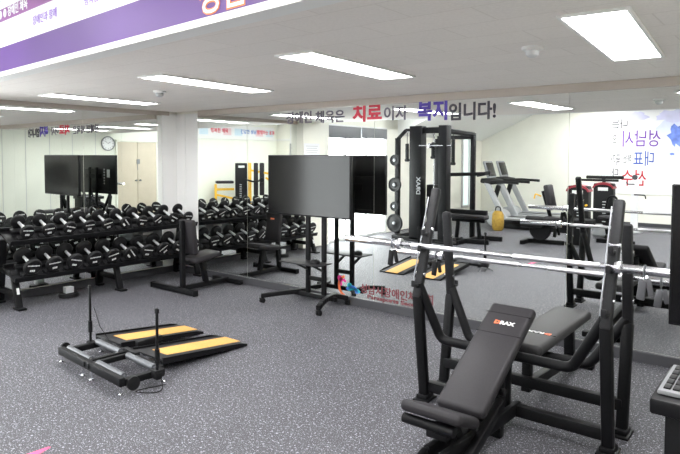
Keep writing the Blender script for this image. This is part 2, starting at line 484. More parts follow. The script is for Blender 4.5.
# ================================================================== LETTERING ON THE MIRROR
sl = thing('slogan_lettering', 'Korean slogan in grey, red and blue letters along the mirror top', 'lettering')
def word(body, x0, x1, zb, size, m, bold):
    o = text('lettering', body, size, m, sl, upright_xz(0, -.003, 0), bold)
    xs = [v.co.x for v in o.data.vertices]; k = (x1 - x0)/(max(xs) - min(xs)); a = min(xs)
    for v in o.data.vertices: v.co.x = x0 + (v.co.x - a)*k; v.co.z += zb
    return o
word('장애인', 2.36, 2.78, 2.125, .155, M['textg'], .003)
word('체육은', 2.84, 3.28, 2.118, .155, M['textg'], .003)
word('치료', 3.40, 3.80, 2.120, .205, M['textr'], .007)
word('이자', 3.83, 4.13, 2.115, .165, M['textg'], .003)
word('복지', 4.25, 4.60, 2.105, .215, M['textb'], .008)
word('입니다!', 4.62, 5.12, 2.09, .185, M['textk'], .005)
lg = thing('club_logo_lettering', 'colourful figure logo with maroon Korean club name on the mirror bottom', 'lettering')
def arc(cx, cz, r0, r1, a0, a1, n=12):
    o = [(cx + r1*math.cos(a0 + (a1-a0)*i/n), cz + r1*math.sin(a0 + (a1-a0)*i/n)) for i in range(n+1)]
    return o + [(cx + r0*math.cos(a1 - (a1-a0)*i/n), cz + r0*math.sin(a1 - (a1-a0)*i/n)) for i in range(n+1)]
for pts, m in ((arc(3.22, .285, 0.0, .032, 0, 6.283, 16), M['magenta']),
               (arc(3.33, .20, .105, .135, 1.9, 4.4), M['orange']),
               (arc(3.27, .235, .02, .05, .3, 4.2), M['magenta']),
               (arc(3.40, .12, .06, .10, .2, 2.6), M['blue2']),
               (arc(3.36, .215, .0, .03, 0, 6.283, 12), M['cyan']),
               (arc(3.43, .05, .12, .145, .9, 2.2), M['cyan'])):
    with B() as bm:
        star_polygon(pts, -.004, .002, bm)
    obj('logo_shape', bm, m, lg, False)
for body, x0, x1, zb, size, m in (('성남시장애인체육회', 3.52, 4.46, .165, .115, M['textm']), ('Parasports Seongnam', 3.62, 4.46, .105, .06, M['textm'])):
    o = text('lettering', body, size, m, lg, upright_xz(0, -.003, 0), .002)
    xs = [v.co.x for v in o.data.vertices]; k = (x1 - x0)/(max(xs) - min(xs)); a = min(xs)
    for v in o.data.vertices: v.co.x = x0 + (v.co.x - a)*k; v.co.z += zb

# ================================================================== DUMBBELL RACK AND DUMBBELLS
RK = -TA
def lf(off, s, z):                       # left wall frame -> world
    return Vector((off*math.cos(TA) - s*math.sin(TA), -off*math.sin(TA) - s*math.cos(TA), z))
rack = thing('dumbbell_rack', 'black two-tier dumbbell rack along the mirrored left wall', 'dumbbell rack', (0, 0, 0), RK)
for s in (2.50, 1.277, .062):
    with B() as bm:
        beam(bm, (.70, -s, .0), (.56, -s, .42), .07, .05, .006, up=(1, 0, 0)); beam(bm, (.17, -s, .0), (.29, -s, .745), .09, .05, .006, up=(1, 0, 0))
        beam(bm, (.20, -s, .16), (.64, -s, .16), .05, .06, .005); beam(bm, (.26, -s, .40), (.60, -s, .36), .05, .05, .005)
        box(bm, (.71, -s, .012), (.16, .09, .024), bev=.006); box(bm, (.17, -s, .012), (.14, .09, .024), bev=.006)
        leg = obj('rack_frame', bm, M['black'], rack)
    if s > 2:
        with B() as bm: box(bm, (.673, -s, .20), (.004, .03, .07), Matrix.Rotation(-.32, 3, 'Y'), .001); obj('sticker', bm, M['label'], leg, False)
TILT = math.radians(22)
def tray(cx, cz, name):
    rt = Matrix.Rotation(TILT, 3, 'Y')
    with B() as bm:
        box(bm, (cx, -1.28, cz), (.32, 2.54, .02), rt, .004)
        for dx, dz in ((.16, .02), (-.16, .02)):
            v = rt @ Vector((dx, 0, dz)); box(bm, (cx + v.x, -1.28, cz + v.z), (.02, 2.54, .06), rt, .004)
        obj(name, bm, M['black'], rack)
    with B() as bm:                                          # plastic saddles under the dumbbell heads
        for i in range(10):
            s = 2.37 - .243*i
            for dx in (-.09, .09):
                v = rt @ Vector((dx, 0, .03)); box(bm, (cx + v.x, -s, cz + v.z), (.09, .17, .045), rt, .012)
        obj('saddle', bm, M['blackm'], rack)
tray(.46, .775, 'upper_tray'); tray(.56, .375, 'lower_tray')
with B() as bm:
    box(bm, (.30, -.62, .60), (.02, .46, .20), bev=.004); pl = obj('name_plate', bm, M['grey'], rack)
with B() as bm:
    box(bm, (.312, -.62, .63), (.004, .16, .035)); obj('sticker', bm, M['label'], pl, False)

def make_dumbbell(rad, hl, gl):
    """axis along local +x (towards the room), origin at its centre"""
    t = thing('dumbbell', '', 'dumbbell')
    for s in (-1, 1):
        with B() as bm:
            a = gl/2
            lathe(bm, [(0, a), (rad*.55, a), (rad*.93, a + .012), (rad, a + .022), (rad, a + hl - .016), (rad*.93, a + hl - .004), (rad*.86, a + hl), (rad*.84, a + hl - .005), (0, a + hl - .005)], (0, 0, 0), (s, 0, 0), 24)
            hd = obj('head', bm, M['rubber'], t)
        with B() as bm:
            x = s*(gl/2 + hl - .004)
            random.seed(3)
            for k in range(9):
                h = .011 if k % 3 else .015
                box(bm, (x, -rad*.62 + k*rad*1.24/8, rad*.22), (.004, rad*.11, h))
            for k in range(3): box(bm, (x, -rad*.2 + k*rad*.2, -rad*.42), (.004, rad*.15, .022))
            obj('head_print', bm, M['label'], hd, False)
    with B() as bm:
        lathe(bm, [(.015, -gl/2 - .01), (.016, -gl/4), (.019, 0), (.016, gl/4), (.015, gl/2 + .01)], (0, 0, 0), (1, 0, 0), 14); obj('handle', bm, M['satin'], t)
    return t
ORD = ['first', 'second', 'third', 'fourth', 'fifth', 'sixth', 'seventh', 'eighth', 'ninth', 'tenth']
def dumb_row(rad, hl, gl, cx, cz, word_):
    proto = make_dumbbell(rad, hl, gl); rt = Matrix.Rotation(TILT, 3, 'Y')
    for i in range(10):
        s = 2.37 - .243*i
        v = rt @ Vector((0, 0, .0545 + rad)); p = lf(cx + v.x, s, cz + v.z)
        lb = 'black round dumbbell with chrome handle, %s from the left on the rack\'s %s tray' % (ORD[i], word_)
        o = proto if i == 0 else dup(proto, p, 0, lb)
        o['label'] = lb; o['group'] = 'dumbbells on the %s tray' % word_
        o.location = p; o.rotation_mode = 'XYZ'
        o.rotation_euler = (random.uniform(-1.0, 1.0) if i % 3 else random.uniform(-.2, .2), TILT, -TA)
dumb_row(.080, .050, .205, .46, .775, 'upper')
dumb_row(.097, .058, .205, .56, .375, 'lower')

# round black door stop on the floor under the rack
t = thing('door_stop', 'small round black stop with a grey block, under the dumbbell rack', 'door stop', (.50, -1.86, 0))
with B() as bm: lathe(bm, [(0, 0), (.11, 0), (.115, .02), (.11, .045), (.08, .05), (0, .05)], (0, 0, 0), (0, 0, 1), 28); obj('base', bm, M['rubber'], t)
with B() as bm: box(bm, (0, 0, .085), (.08, .10, .075), bev=.006); obj('block', bm, M['lgrey'], t)

# ================================================================== SMALL UPRIGHT BENCH
t = thing('utility_bench', 'small black upright bench with short backrest standing in the mirrored corner', 'weight bench', (1.30, -.50, 0), 0)
with B() as bm: beam(bm, (-.46, -.41, .04), (.41, -.41, .04), .06, .06, .008); box(bm, (-.46, -.41, .04), (.03, .07, .07), bev=.008); box(bm, (.41, -.41, .04), (.03, .07, .07), bev=.008); obj('foot', bm, M['black'], t)
with B() as bm: beam(bm, (-.20, .38, .04), (.36, .38, .04), .06, .06, .008); obj('foot', bm, M['black'], t)
with B() as bm:
    beam(bm, (.08, -.41, .05), (.08, .38, .05), .06, .06, .006)
    beam(bm, (.10, -.36, .05), (.06, -.34, .90), .05, .06, .006, up=(0, 1, 0)); beam(bm, (.08, .02, .05), (.08, -.05, .38), .06, .06, .006); beam(bm, (.08, -.33, .36), (.08, .06, .36), .05, .04, .006)
    obj('frame', bm, M['black'], t)
with B() as bm: box(bm, (.08, -.05, .415), (.30, .42, .07), Matrix.Rotation(.14, 3, 'X'), .028, 3); obj('seat', bm, M['vinyl'], t)
with B() as bm: box(bm, (.09, -.26, .69), (.28, .07, .44), Matrix.Rotation(.10, 3, 'X'), .028, 3); bk = obj('backrest', bm, M['vinyl'], t)
with B() as bm: box(bm, (.09, -.232, .80), (.07, .006, .022), Matrix.Rotation(.10, 3, 'X')); obj('logo_patch', bm, M['orange'], bk, False)

# ================================================================== TELEVISION AND ITS WHEELED STAND
st = thing('tv_stand', 'black wheeled floor stand with shelf carrying the television by the mirror', 'tv stand', (3.08, -.265, 0))
with B() as bm:
    for x in (-.12, .12): beam(bm, (x, 0, .10), (x, 0, 1.50), .055, .035, .004, up=(0, 1, 0))
    box(bm, (0, -.0157, 1.34), (.5, .032, .08), bev=.002); box(bm, (0, 0, .30), (.22, .025, .05), bev=.004)
    obj('post', bm, M['black'], st)
with B() as bm: beam(bm, (-.42, 0, .10), (.30, 0, .10), .05, .05, .005); obj('cross_bar', bm, M['black'], st)
feet = []
for pts in ([(-.54, -.34, .085), (-.36, -.16, .115), (-.26, 0, .12), (-.26, .15, .11), (-.38, .20, .085)], [(.34, -.36, .085), (.26, -.18, .115), (.22, 0, .12), (.22, .12, .11), (.30, .20, .085)]):
    with B() as bm:
        rp = rounded(pts, .1, 3)
        for a, b in zip(rp, rp[1:]): beam(bm, a, b, .05, .05, .004, ext=.012)
        foot = obj('leg', bm, M['black'], st)
    for p in (pts[0], pts[-1]):
        with B() as bm:
            cyl(bm, (p[0], p[1], .04), (p[0], p[1], .09), .010, 10); box(bm, (p[0], p[1], .055), (.045, .05, .012), bev=.004)
            for s in (-1, 1): cyl(bm, (p[0] + s*.008, p[1] + .01, .027), (p[0] + s*.024, p[1] + .01, .027), .027, 18)
            obj('caster', bm, M['blackm'], foot)
with B() as bm:
    box(bm, (-.05, -.13, .50), (.58, .26, .016), bev=.006)
    for x in (-.12, .12): beam(bm, (x, -.02, .40), (x, -.20, .49), .03, .02, .003)
    obj('shelf', bm, M['charcoal'], st)
tv = thing('television', 'large black flat television mounted on the wheeled stand', 'television', (3.02, -.35, 1.372))
with B() as bm: box(bm, (0, .015, 0), (1.245, .045, .70), bev=.006); box(bm, (0, .038, -.10), (.9, .03, .40), bev=.01); obj('casing', bm, M['bezel'], tv)
with B() as bm: box(bm, (0, -.0095, .004), (1.225, .004, .675)); obj('screen', bm, M['screen'], tv, False)
with B() as bm:
    for k in range(6): box(bm, (-.28, .055, -.16 + k*.05), (.03, .006, .025))
    box(bm, (-.42, .055, .02), (.09, .004, .14)); obj('port_panel', bm, M['lgrey'], tv, False)
t = thing('remote_puck', 'small rounded black device lying on the television stand shelf', 'device', (3.18, -.40, .509))
with B() as bm: lathe(bm, [(0, 0), (.06, 0), (.062, .012), (.05, .035), (.02, .045), (0, .046)], (0, 0, 0), (0, 0, 1), 24); obj('shell', bm, M['blackm'], t)
with B() as bm: cyl(bm, (0, 0, .044), (0, 0, .05), .012, 12); obj('button', bm, M['grey'], t)

# ================================================================== WHEELCHAIR ROLLER WITH TWO RAMPS
wr = thing('wheelchair_roller', 'black wheelchair roller trainer frame with upright posts on the floor', 'roller trainer', (3.19, -2.91, 0), -.07); wr.scale = (1.02, .78, .82)
with B() as bm:
    beam(bm, (-.51, -.20, .115), (.51, -.20, .115), .06, .075, .008)             # front bar
    beam(bm, (-.47, .23, .115), (.47, .23, .115), .04, .05, .008)
    for x in (-.48, .48): beam(bm, (x, -.22, .10), (x, .24, .10), .05, .06, .006)
    for x in (-.035, .035): beam(bm, (x, -.24, .125), (x, .26, .125), .035, .05, .006)
    obj('frame', bm, M['black'], wr)
for x0, x1 in ((-.45, -.06), (.06, .45)):
    for y in (-.145, .165):
        with B() as bm:
            cyl(bm, (x0, y, .135), (x1, y, .135), .031, 24); cyl(bm, (x0 - .02, y, .135), (x1 + .02, y, .135), .014, 12); obj('roller', bm, M['alu'], wr)
for x, y, hgt in ((-.54, .14, .61), (.54, .13, .60)):
    with B() as bm:
        cyl(bm, (x, y, .08), (x, y, .08 + hgt), .013, 14); box(bm, (x, y, .10), (.06, .06, .06), bev=.006); lathe(bm, [(.02, 0), (.02, .03), (.012, .04), (0, .04)], (x, y, .07 + hgt), (0, 0, 1), 14)
        cyl(bm, (x, y, .22), (x, y, .34), .022, 14)
        obj('guide_post', bm, M['black'], wr)
for x, y in ((-.49, -.20), (-.07, -.22), (.07, -.22), (.49, -.20), (-.49, .23), (.49, .23)):
    with B() as bm:
        cyl(bm, (x, y, .012), (x, y, .08), .007, 10); lathe(bm, [(0, 0), (.022, 0), (.024, .006), (.012, .016), (0, .018)], (x, y, 0), (0, 0, 1), 16); obj('levelling_foot', bm, M['chrome'], wr)
with B() as bm:
    lathe(bm, [(0, 0), (.062, 0), (.062, .022), (.04, .026), (.015, .03), (0, .03)], (.505, -.10, .085), (1, 0, 0), 28); obj('flywheel', bm, M['blackm'], wr)
with B() as bm:
    lathe(bm, [(0, 0), (.05, 0), (.05, .02), (0, .02)], (-.505, -.15, .13), (-1, 0, 0), 24); obj('flywheel', bm, M['blackm'], wr)
with B() as bm: box(bm, (.0, .245, .14), (.20, .06, .04), bev=.008); obj('hub_box', bm, M['blackm'], wr)
with B() as bm: box(bm, (.53, .14, .12), (.07, .10, .07), bev=.008); obj('hub_box', bm, M['blackm'], wr)
with B() as bm:
    pipe(bm, [(-.47, .14, .50), (-.44, .15, .42), (-.43, .18, .30), (-.37, .24, .16), (-.35, .27, .12)], .004, 6); obj('sensor_cable', bm, M['blackm'], wr)
with B() as bm: pipe(bm, rounded([(.54, .16, .10), (.66, .10, .006), (.62, -.02, .005), (.50, -.10, .005), (.56, .2, .005)], .08, 4), .004, 6); obj('sensor_cable', bm, M['blackm'], wr)
def ramp(x0, x1, y0, y1, label):
    t = thing('wheelchair_ramp', label, 'ramp', ((x0+x1)/2, y0, 0), 0, 'ramps of the roller trainer')
    L = y1 - y0; hw = (x1-x0)/2; z0, z1 = .105, .012
    ang = math.atan2(z1 - z0, L); rt = Matrix.Rotation(ang, 3, 'X'); ln = math.hypot(L, z1 - z0)
    mid = Vector((0, L/2, (z0+z1)/2))
    with B() as bm: box(bm, mid, (2*hw, ln, .014), rt, .003); obj('deck', bm, M['charcoal'], t)
    for sx in (-1, 1):
        with B() as bm:
            prism(bm, [(sx*hw, 0, z0 - .03), (sx*hw, L, .001), (sx*hw, L, z1 + .008), (sx*hw, L*.9, z1 + .022 + .1*(z0-z1)), (sx*hw, 0, z0 + .022)], (sx*.012, 0, 0)); obj('side_rail', bm, M['black'], t)
    with B() as bm: box(bm, mid + rt @ Vector((0, .06, .0085)), (hw*1.05, ln - .10, .004), rt, .001); obj('grip_strip', bm, M['yellow'], t)
    return t
ramp(2.57, 2.96, -2.665, -1.80, 'grey ramp with yellow grip strip, the one nearer the dumbbell rack')
ramp(3.17, 3.56, -2.675, -1.79, 'grey ramp with yellow grip strip, the one nearer the bench press')
t = thing('controller_box', 'small black controller box lying on the end of the ramps', 'controller', (3.065, -2.46, 0))
with B() as bm: box(bm, (0, 0, .115), (.055, .24, .05), bev=.008); box(bm, (0, 0, .05), (.03, .12, .10), bev=.006); obj('shell', bm, M['blackm'], t)

# pink tape on the floor
tp = bpy.data.objects.new('x', None); bpy.data.objects.remove(tp)
with B() as bm: prism(bm, [(4.10, -4.05, .0005), (4.02, -3.98, .0005), (4.035, -3.79, .0005), (4.05, -3.78, .0005), (4.075, -3.85, .0005)], (0, 0, .002))
tag(obj('floor_tape', bm, M['pink'], None, False), 'scrap of pink tape on the floor at the photo\'s bottom left', 'tape')

# ================================================================== BENCH PRESSES
BX = 6.01
def upright(parent, pts, low_m, top_m, sgn, zbend):
    foot, bend, top = [Vector(p) for p in pts]
    with B() as bm:
        beam(bm, foot, bend, .065, .07, .02, up=(1, 0, 0)); up_ = obj('upright', bm, low_m, parent)
    with B() as bm:
        beam(bm, bend - (top-bend).normalized()*.04, top, .052, .062, .016, up=(1, 0, 0)); obj('upright_top', bm, top_m, up_)
    with B() as bm: box(bm, (foot.x, foot.y, .008), (.11, .16, .016), bev=.007); box(bm, (foot.x, foot.y, .03), (.08, .11, .03), bev=.006); obj('foot_plate', bm, M['black'], up_)
    return up_
def hooks(parent, x, ylist, m):
    for y, z, s in ylist:
        with B() as bm: cyl(bm, (x - .036, y, z), (x + .036, y, z), .013, 12)
        obj('bolt', bm, m, parent)
def jhook(parent, x, y, z, s, side):
    """bar catch: tongue under the bar and a lip in front, towards s"""
    with B() as bm:
        box(bm, (x + side*.0, y + s*.012, z - .032), (.03, .08, .016), bev=.004); box(bm, (x, y + s*.048, z - .018), (.03, .012, .044), bev=.004)
        obj('bar_catch', bm, M['charcoal'], parent)

def pad_box(bm, c, s, rot): box(bm, c, s, rot, .028, 4)

# --- bench 1: inclined, its head end towards the uprights
b1 = thing('incline_bench_press', 'black incline bench press with a sloping back pad and raised seat', 'bench press', (BX, -1.80, 0))
UA = []
for sx, x in ((-1, -.60), (1, .61)):
    u = upright(b1, [(x, -.01, .0), (x, -.12, .78), (x, .13, 1.48 if sx < 0 else 1.455)], M['black'], M['charcoal'], sx, .78)
    hooks(u, x, [(-.085, .90, 0), (.02, 1.20, 0)], M['chrome'])
    for z, y in ((.865, -.095), (1.0963, -.020), (1.20, .025)): jhook(u, x, y - .035, z, -1, sx)
    with B() as bm:
        a = Vector((x - sx*.0, -.155, .82)); b = Vector((x, .055, 1.42)); beam(bm, a + Vector((-.030, .013, 0)), b + Vector((-.030, .013, 0)), .006, .009, .002, up=(1, 0, 0)); obj('bar_guard', bm, M['steel'], u)
with B() as bm:
    pts = rounded([(-.60, -.11, .84), (-.47, -.02, .45), (.40, -.02, .45), (.60, -.11, .80)], .05, 4)
    pipe(bm, pts, .032, 14); obj('cross_member', bm, M['black'], b1)
with B() as bm:
    beam(bm, (-.60, .0, .10), (.60, .0, .10), .06, .07, .006)
    obj('base_bar', bm, M['black'], b1)
with B() as bm:
    
    for x in (-.05, .05): beam(bm, (x, .05, .10), (x, -.95, .16), .035, .08, .006); beam(bm, (x, -.95, .16), (x, -1.35, .06), .035, .08, .006)
    beam(bm, (.02, -.22, .0), (.02, -.20, .50), .075, .06, .006); beam(bm, (.07, -.28, .24), (.10, -1.0, .02), .05, .06, .006); box(bm, (0, -1.37, .035), (.55, .07, .07), bev=.008)
    beam(bm, (.0, -.05, .12), (.0, -.02, .60), .06, .06, .006); beam(bm, (0, -.70, .14), (0, -.78, .31), .06, .06, .006); beam(bm, (.0, -.18, .56), (.0, -.62, .14), .045, .05, .006)
    obj('frame', bm, M['black'], b1)
pa = Vector((0, -.68, .335 - .03)); pb = Vector((0, .09, .76 - .035)); d = pb - pa
rot = frame_for(d, (0, 0, 1)); rot = Matrix((rot.col[0], rot.col[1], rot.col[2])).transposed()
with B() as bm:
    pad_box(bm, (pa+pb)/2 - Vector((0, 0, .0)), (.295, .065, d.length), rot); bp = obj('back_pad', bm, M['vinyl'], b1)
dn = d.normalized(); nn = dn.cross(Vector((1, 0, 0))); nn = nn if nn.z > 0 else -nn
with B() as bm:
    for k in (.52, .30):
        c = (pa + pb)/2 + dn*(d.length*(k - .0) - d.length*.0)*.5 if False else pa + dn*d.length*(.68 if k > .5 else .885)
        beam(bm, c + nn*.0325 + Vector((-.145, 0, 0)), c + nn*.0325 + Vector((.145, 0, 0)), .004, .003, 0, up=nn)
    obj('seam', bm, M['blackm'], bp, False)
Xv = Vector((1, 0, 0)); TM = Matrix((( Xv.x, dn.x, nn.x, 0), (Xv.y, dn.y, nn.y, 0), (Xv.z, dn.z, nn.z, 0), (0, 0, 0, 1)))
c = pa + dn*d.length*.775 + nn*.0335
text('pad_logo', 'RAX', .040, M['label'], bp, Matrix.Translation(c + Vector((-.022, 0, 0))) @ TM, .0017, sx=1.15)
text('pad_logo', 'D', .040, M['orange'], bp, Matrix.Translation(c + Vector((-.058, 0, 0))) @ TM, .0028, sx=1.15)
with B() as bm: box(bm, (-.025, -.855, .345), (.36, .26, .062), Matrix.Rotation(-.40, 3, 'X'), .03, 4); obj('seat_pad', bm, M['vinyl'], b1)
with B() as bm:
    cyl(bm, (-.20, -.93, .305), (.10, -.93, .305), .027, 16); box(bm, (0, -.86, .27), (.12, .16, .05), bev=.006); obj('seat_bracket', bm, M['black'], b1)
with B() as bm: cyl(bm, (.05, -.36, .34), (.10, -.36, .34), .012, 10); cyl(bm, (.10, -.36, .34), (.13, -.36, .34), .022, 14); obj('adjusting_knob', bm, M['blackm'], b1)

# --- bench 2: flat, set behind the first with its foot end at the mirror
b2 = thing('flat_bench_press', 'black flat bench press between the incline bench and the mirror', 'bench press', (BX, -1.50, 0))
for sx, x in ((-1, -.61), (1, .615)):
    u = upright(b2, [(x, -.02, 0), (x, .08, .68), (x, .0, 1.30)], M['black'], M['charcoal'], sx, .68)
    hooks(u, x, [(.06, .82, 0), (.03, 1.12, 0)], M['chrome'])
    for z, y in ((.76, .085), (.9563, .065), (1.09, .045)): jhook(u, x, y + .035, z, 1, sx)
with B() as bm:
    pipe(bm, rounded([(-.61, .08, .74), (-.43, .04, .37), (.40, .04, .37), (.615, .08, .70)], .05, 4), .032, 14); obj('cross_member', bm, M['black'], b2)
with B() as bm: beam(bm, (-.61, 0, .18), (.615, 0, .18), .06, .07, .006); obj('base_bar', bm, M['black'], b2)
with B() as bm:
    beam(bm, (.0, .0, .14), (.0, 1.05, .07), .06, .07, .006); beam(bm, (.0, .04, .14), (.0, .04, .44), .06, .06, .006); beam(bm, (.0, .99, .05), (.0, .92, .44), .075, .06, .006); box(bm, (0, 1.05, .025), (.34, .09, .05), bev=.008)
    fr = obj('frame', bm, M['black'], b2)
with B() as bm: box(bm, (.0, 1.018, .26), (.045, .012, .12), bev=.001); box(bm, (.0, 1.02, .15), (.05, .012, .03), bev=.001); obj('sticker', bm, M['label'], fr, False)
with B() as bm: pad_box(bm, (.035, .36, .465), (.285, 1.14, .07), None); p2 = obj('bench_pad', bm, M['vinylg'], b2)
with B() as bm: beam(bm, (-.105, .08, .5005), (.175, .08, .5005), .004, .003, 0); obj('seam', bm, M['blackm'], p2, False)
T2 = Matrix.Translation((.09, .115, .5015)) @ Matrix.Rotation(math.pi, 4, 'Z')
text('pad_logo', 'RAX', .05, M['label'], p2, T2, .002, sx=1.15)
text('pad_logo', 'D', .05, M['orange'], p2, Matrix.Translation((.137, .115, .5015)) @ Matrix.Rotation(math.pi, 4, 'Z'), .0035, sx=1.15)

# --- barbells and their clips
def barbell(x0, y, z, label, Ls=.46, Lb=1.36):
    t = thing('barbell', label, 'barbell', (x0, y, z), 0, 'barbells on the bench presses')
    with B() as bm: cyl(bm, (Ls, 0, 0), (Ls + Lb, 0, 0), .0145, 18); obj('shaft', bm, M['chrome'], t)
    for a, b in ((Ls + .09, Ls + .60), (Ls + Lb - .60, Ls + Lb - .09)):
        with B() as bm: lathe(bm, [(.0145, 0), (.0172, .004), (.0172, b-a-.004), (.0145, b-a)], (a, 0, 0), (1, 0, 0), 18); obj('knurled_grip', bm, M['knurl'], t)
    for s, o in ((0, 0), (1, Ls + Lb)):
        with B() as bm:
            lathe(bm, [(0, 0), (.022, 0), (.025, .004), (.025, Ls - .004), (.025, Ls), (0, Ls)], (o, 0, 0), (1, 0, 0), 22); obj('sleeve', bm, M['chrome'], t)
        c = Ls - .02 if s == 0 else Ls + Lb - .01
        with B() as bm: lathe(bm, [(.02, 0), (.037, 0), (.039, .006), (.039, .026), (.037, .032), (.02, .032)], (c, 0, 0), (1, 0, 0), 24); obj('collar', bm, M['chrome'], t)
    return t
barbell(4.76, -1.875, 1.09, 'steel barbell across the incline bench uprights, the front one', .48, 1.42)
barbell(4.85, -1.385, .950, 'steel barbell across the flat bench uprights, nearer the mirror', .46, 1.40)
def clip(x, y, z, label, m):
    t = thing('barbell_clip', label, 'clip', (x, y, z), 0, 'clips hanging on the barbell sleeves')
    with B() as bm:
        pipe(bm, [(0, .0315*math.sin(a), .0315*math.cos(a) - .0015) for a in [i*math.pi*2/20 for i in range(21)]], .004, 8); pipe(bm, [(0, -.006, -.034), (.005, -.01, -.07)], .004, 8); obj('ring', bm, M['steel'], t)
    with B() as bm:
        box(bm, (-.012, -.012, -.105), (.042, .016, .11), Matrix.Rotation(.12, 3, 'Y'), .007); box(bm, (.026, -.008, -.088), (.03, .014, .09), Matrix.Rotation(-.2, 3, 'Y'), .007); obj('grip_tag', bm, m, t)
    return t
clip(5.18, -1.875, 1.09, 'black clip hanging at the front barbell\'s left collar', M['blackm'])
clip(5.26, -1.385, .950, 'black clip hanging at the rear barbell\'s left collar', M['blackm'])
clip(6.80, -1.875, 1.09, 'grey clip hanging at the front barbell\'s right collar', M['dgrey'])
clip(6.80, -1.385, .950, 'dark clip hanging at the rear barbell\'s right collar', M['dgrey'])

# ================================================================== DESK WITH KEYBOARD AND MONITOR AT THE RIGHT EDGE
t = thing('computer_stand', 'black floor cabinet with ledge at the photo\'s bottom right edge', 'cabinet', (7.29, -2.56, 0))
with B() as bm: box(bm, (.02, .20, .305), (.58, .40, .61), bev=.008); obj('body', bm, M['black'], t)
with B() as bm: box(bm, (0, .18, .645), (.64, .50, .07), bev=.012); obj('ledge', bm, M['bezel'], t)
with B() as bm: beam(bm, (.08, .42, .66), (.08, .42, 1.40), .05, .05, .006, up=(0, 1, 0)); obj('pole', bm, M['black'], t)
with B() as bm: box(bm, (.0, -.004, .30), (.10, .004, .03)); obj('sticker', bm, M['red'], t, False)
kb = thing('keyboard', 'silver keyboard with black keys on the black cabinet ledge', 'keyboard', (7.29, -2.37, .682))
with B() as bm: box(bm, (0, 0, .010), (.60, .40, .02), None, .006); obj('casing', bm, M['silverk'], kb)
for r in range(5):
    with B() as bm:
        for k in range(16): box(bm, (-.268 + k*.0355, -.14 + r*.07, .022), (.028, .062, .010), bev=.003)
        obj('key_row', bm, M['blackm'], kb)
mn = thing('monitor', 'black monitor in front of the mirror at the photo\'s right edge', 'monitor', (7.522, -2.52, 1.285))
with B() as bm: box(bm, (0, .02, 0), (1.01, .05, .61), bev=.006); box(bm, (-.15, .19, 0), (.10, .32, .10), bev=.006); obj('casing', bm, M['bezel'], mn)
with B() as bm: box(bm, (0, -.0065, 0), (.99, .004, .59)); obj('screen', bm, M['screen'], mn, False)

# ================================================================== WALL CLOCK AND NOTICE
ck = thing('wall_clock', 'round white wall clock with dark rim, reflected above the dumbbell rack', 'clock', (XR, -3.46, 2.06))
with B() as bm: lathe(bm, [(0, 0), (.20, 0), (.205, .02), (.20, .045), (.18, .05), (.175, .03)], (0, 0, 0), (-1, 0, 0), 36); obj('rim', bm, M['grey'], ck)
with B() as bm: lathe(bm, [(.178, .028), (0, .028)], (0, 0, 0), (-1, 0, 0), 36); obj('dial', bm, M['whitep'], ck)
with B() as bm:
    for k in range(12):
        a = k*math.pi/6; box(bm, (-.03, .145*math.sin(a), .145*math.cos(a)), (.003, .012, .03), Matrix.Rotation(-a, 3, 'X'))
    obj('hour_marks', bm, M['ink'], ck, False)
for a, ln, wd, nm in ((-1.0, .085, .012, 'hour_hand'), (.95, .12, .009, 'minute_hand')):
    with B() as bm:
        rt = Matrix.Rotation(-a, 3, 'X'); box(bm, rt @ Vector((-.034, 0, ln/2)), (.003, wd, ln), rt); obj(nm, bm, M['ink'], ck, False)
nt = thing('paper_notice', 'white paper notice on the left wall column, seen in the mirror', 'notice', (.287, -2.62, 1.84), -TA)
with B() as bm: box(bm, (0, -.26, 0), (.003, .44, .22)); obj('sheet', bm, M['paper'], nt, False)
with B() as bm:
    for k in range(4): box(bm, (.002, -.26, .06 - k*.04), (.002, .34 - .05*(k % 2), .012))
    obj('print_lines', bm, M['lgrey'], nt, False)

# ================================================================== MURAL ON THE REAR WALL
mu = thing('mural_banner', 'white banner with coloured Korean brush lettering and blue paint on the rear wall', 'mural')
with B() as bm: box(bm, (5.45, YB + .009, 1.85), (4.2, .014, 2.1)); obj('banner_sheet', bm, M['whitep'], mu, False)
def ymat(x, z, off):  # letters in the x-z plane read from +y (looking towards -y)
    return Matrix.Translation((x, YB + off, z)) @ Matrix.Rotation(math.pi, 4, 'Z') @ Matrix.Rotation(math.pi/2, 4, 'X')
def brush(body, x0, x1, z, hgt, m, bold):
    o = text('lettering', body, hgt*1.05, m, mu, ymat(0, 0, .0175), bold + .003)
    xs = [v.co.x for v in o.data.vertices]; k = (x1-x0)/(max(xs)-min(xs)); a = min(xs)
    for v in o.data.vertices: v.co.x = x0 + (v.co.x - a)*k; v.co.z += z
brush('나는', 3.58, 3.95, 2.47, .24, M['ink'], .001)
brush('성남시', 3.84, 4.70, 2.02, .42, M['violet'], .001)
brush('의', 3.58, 3.70, 2.05, .30, M['ink'], -.001)
brush('대표', 4.10, 4.56, 1.54, .38, M['inkblue'], .001)
brush('하는', 3.86, 4.06, 1.60, .22, M['ink'], .0)
brush('국가', 3.58, 3.80, 1.54, .30, M['ink'], .0)
brush('선수', 3.84, 4.40, 1.04, .42, M['inkred'], .002)
brush('다', 3.60, 3.76, 1.24, .22, M['ink'], .0)
random.seed(11)
def splash(cx, cz, rx, rz, m, seed, y):
    rnd = random.Random(seed); n = 26
    pts = [(cx + rx*(1 + .28*rnd.uniform(-1, 1))*math.cos(2*math.pi*i/n), cz + rz*(1 + .28*rnd.uniform(-1, 1))*math.sin(2*math.pi*i/n)) for i in range(n)]
    with B() as bm: star_polygon(pts, YB + y, .002, bm)
    obj('paint_splash', bm, m, mu, False)
wash1 = noisy(mat('lavender_wash', (.66, .66, .88), .6), 3, .12); wash2 = noisy(mat('sky_wash', (.70, .74, .90), .6), 3, .1)
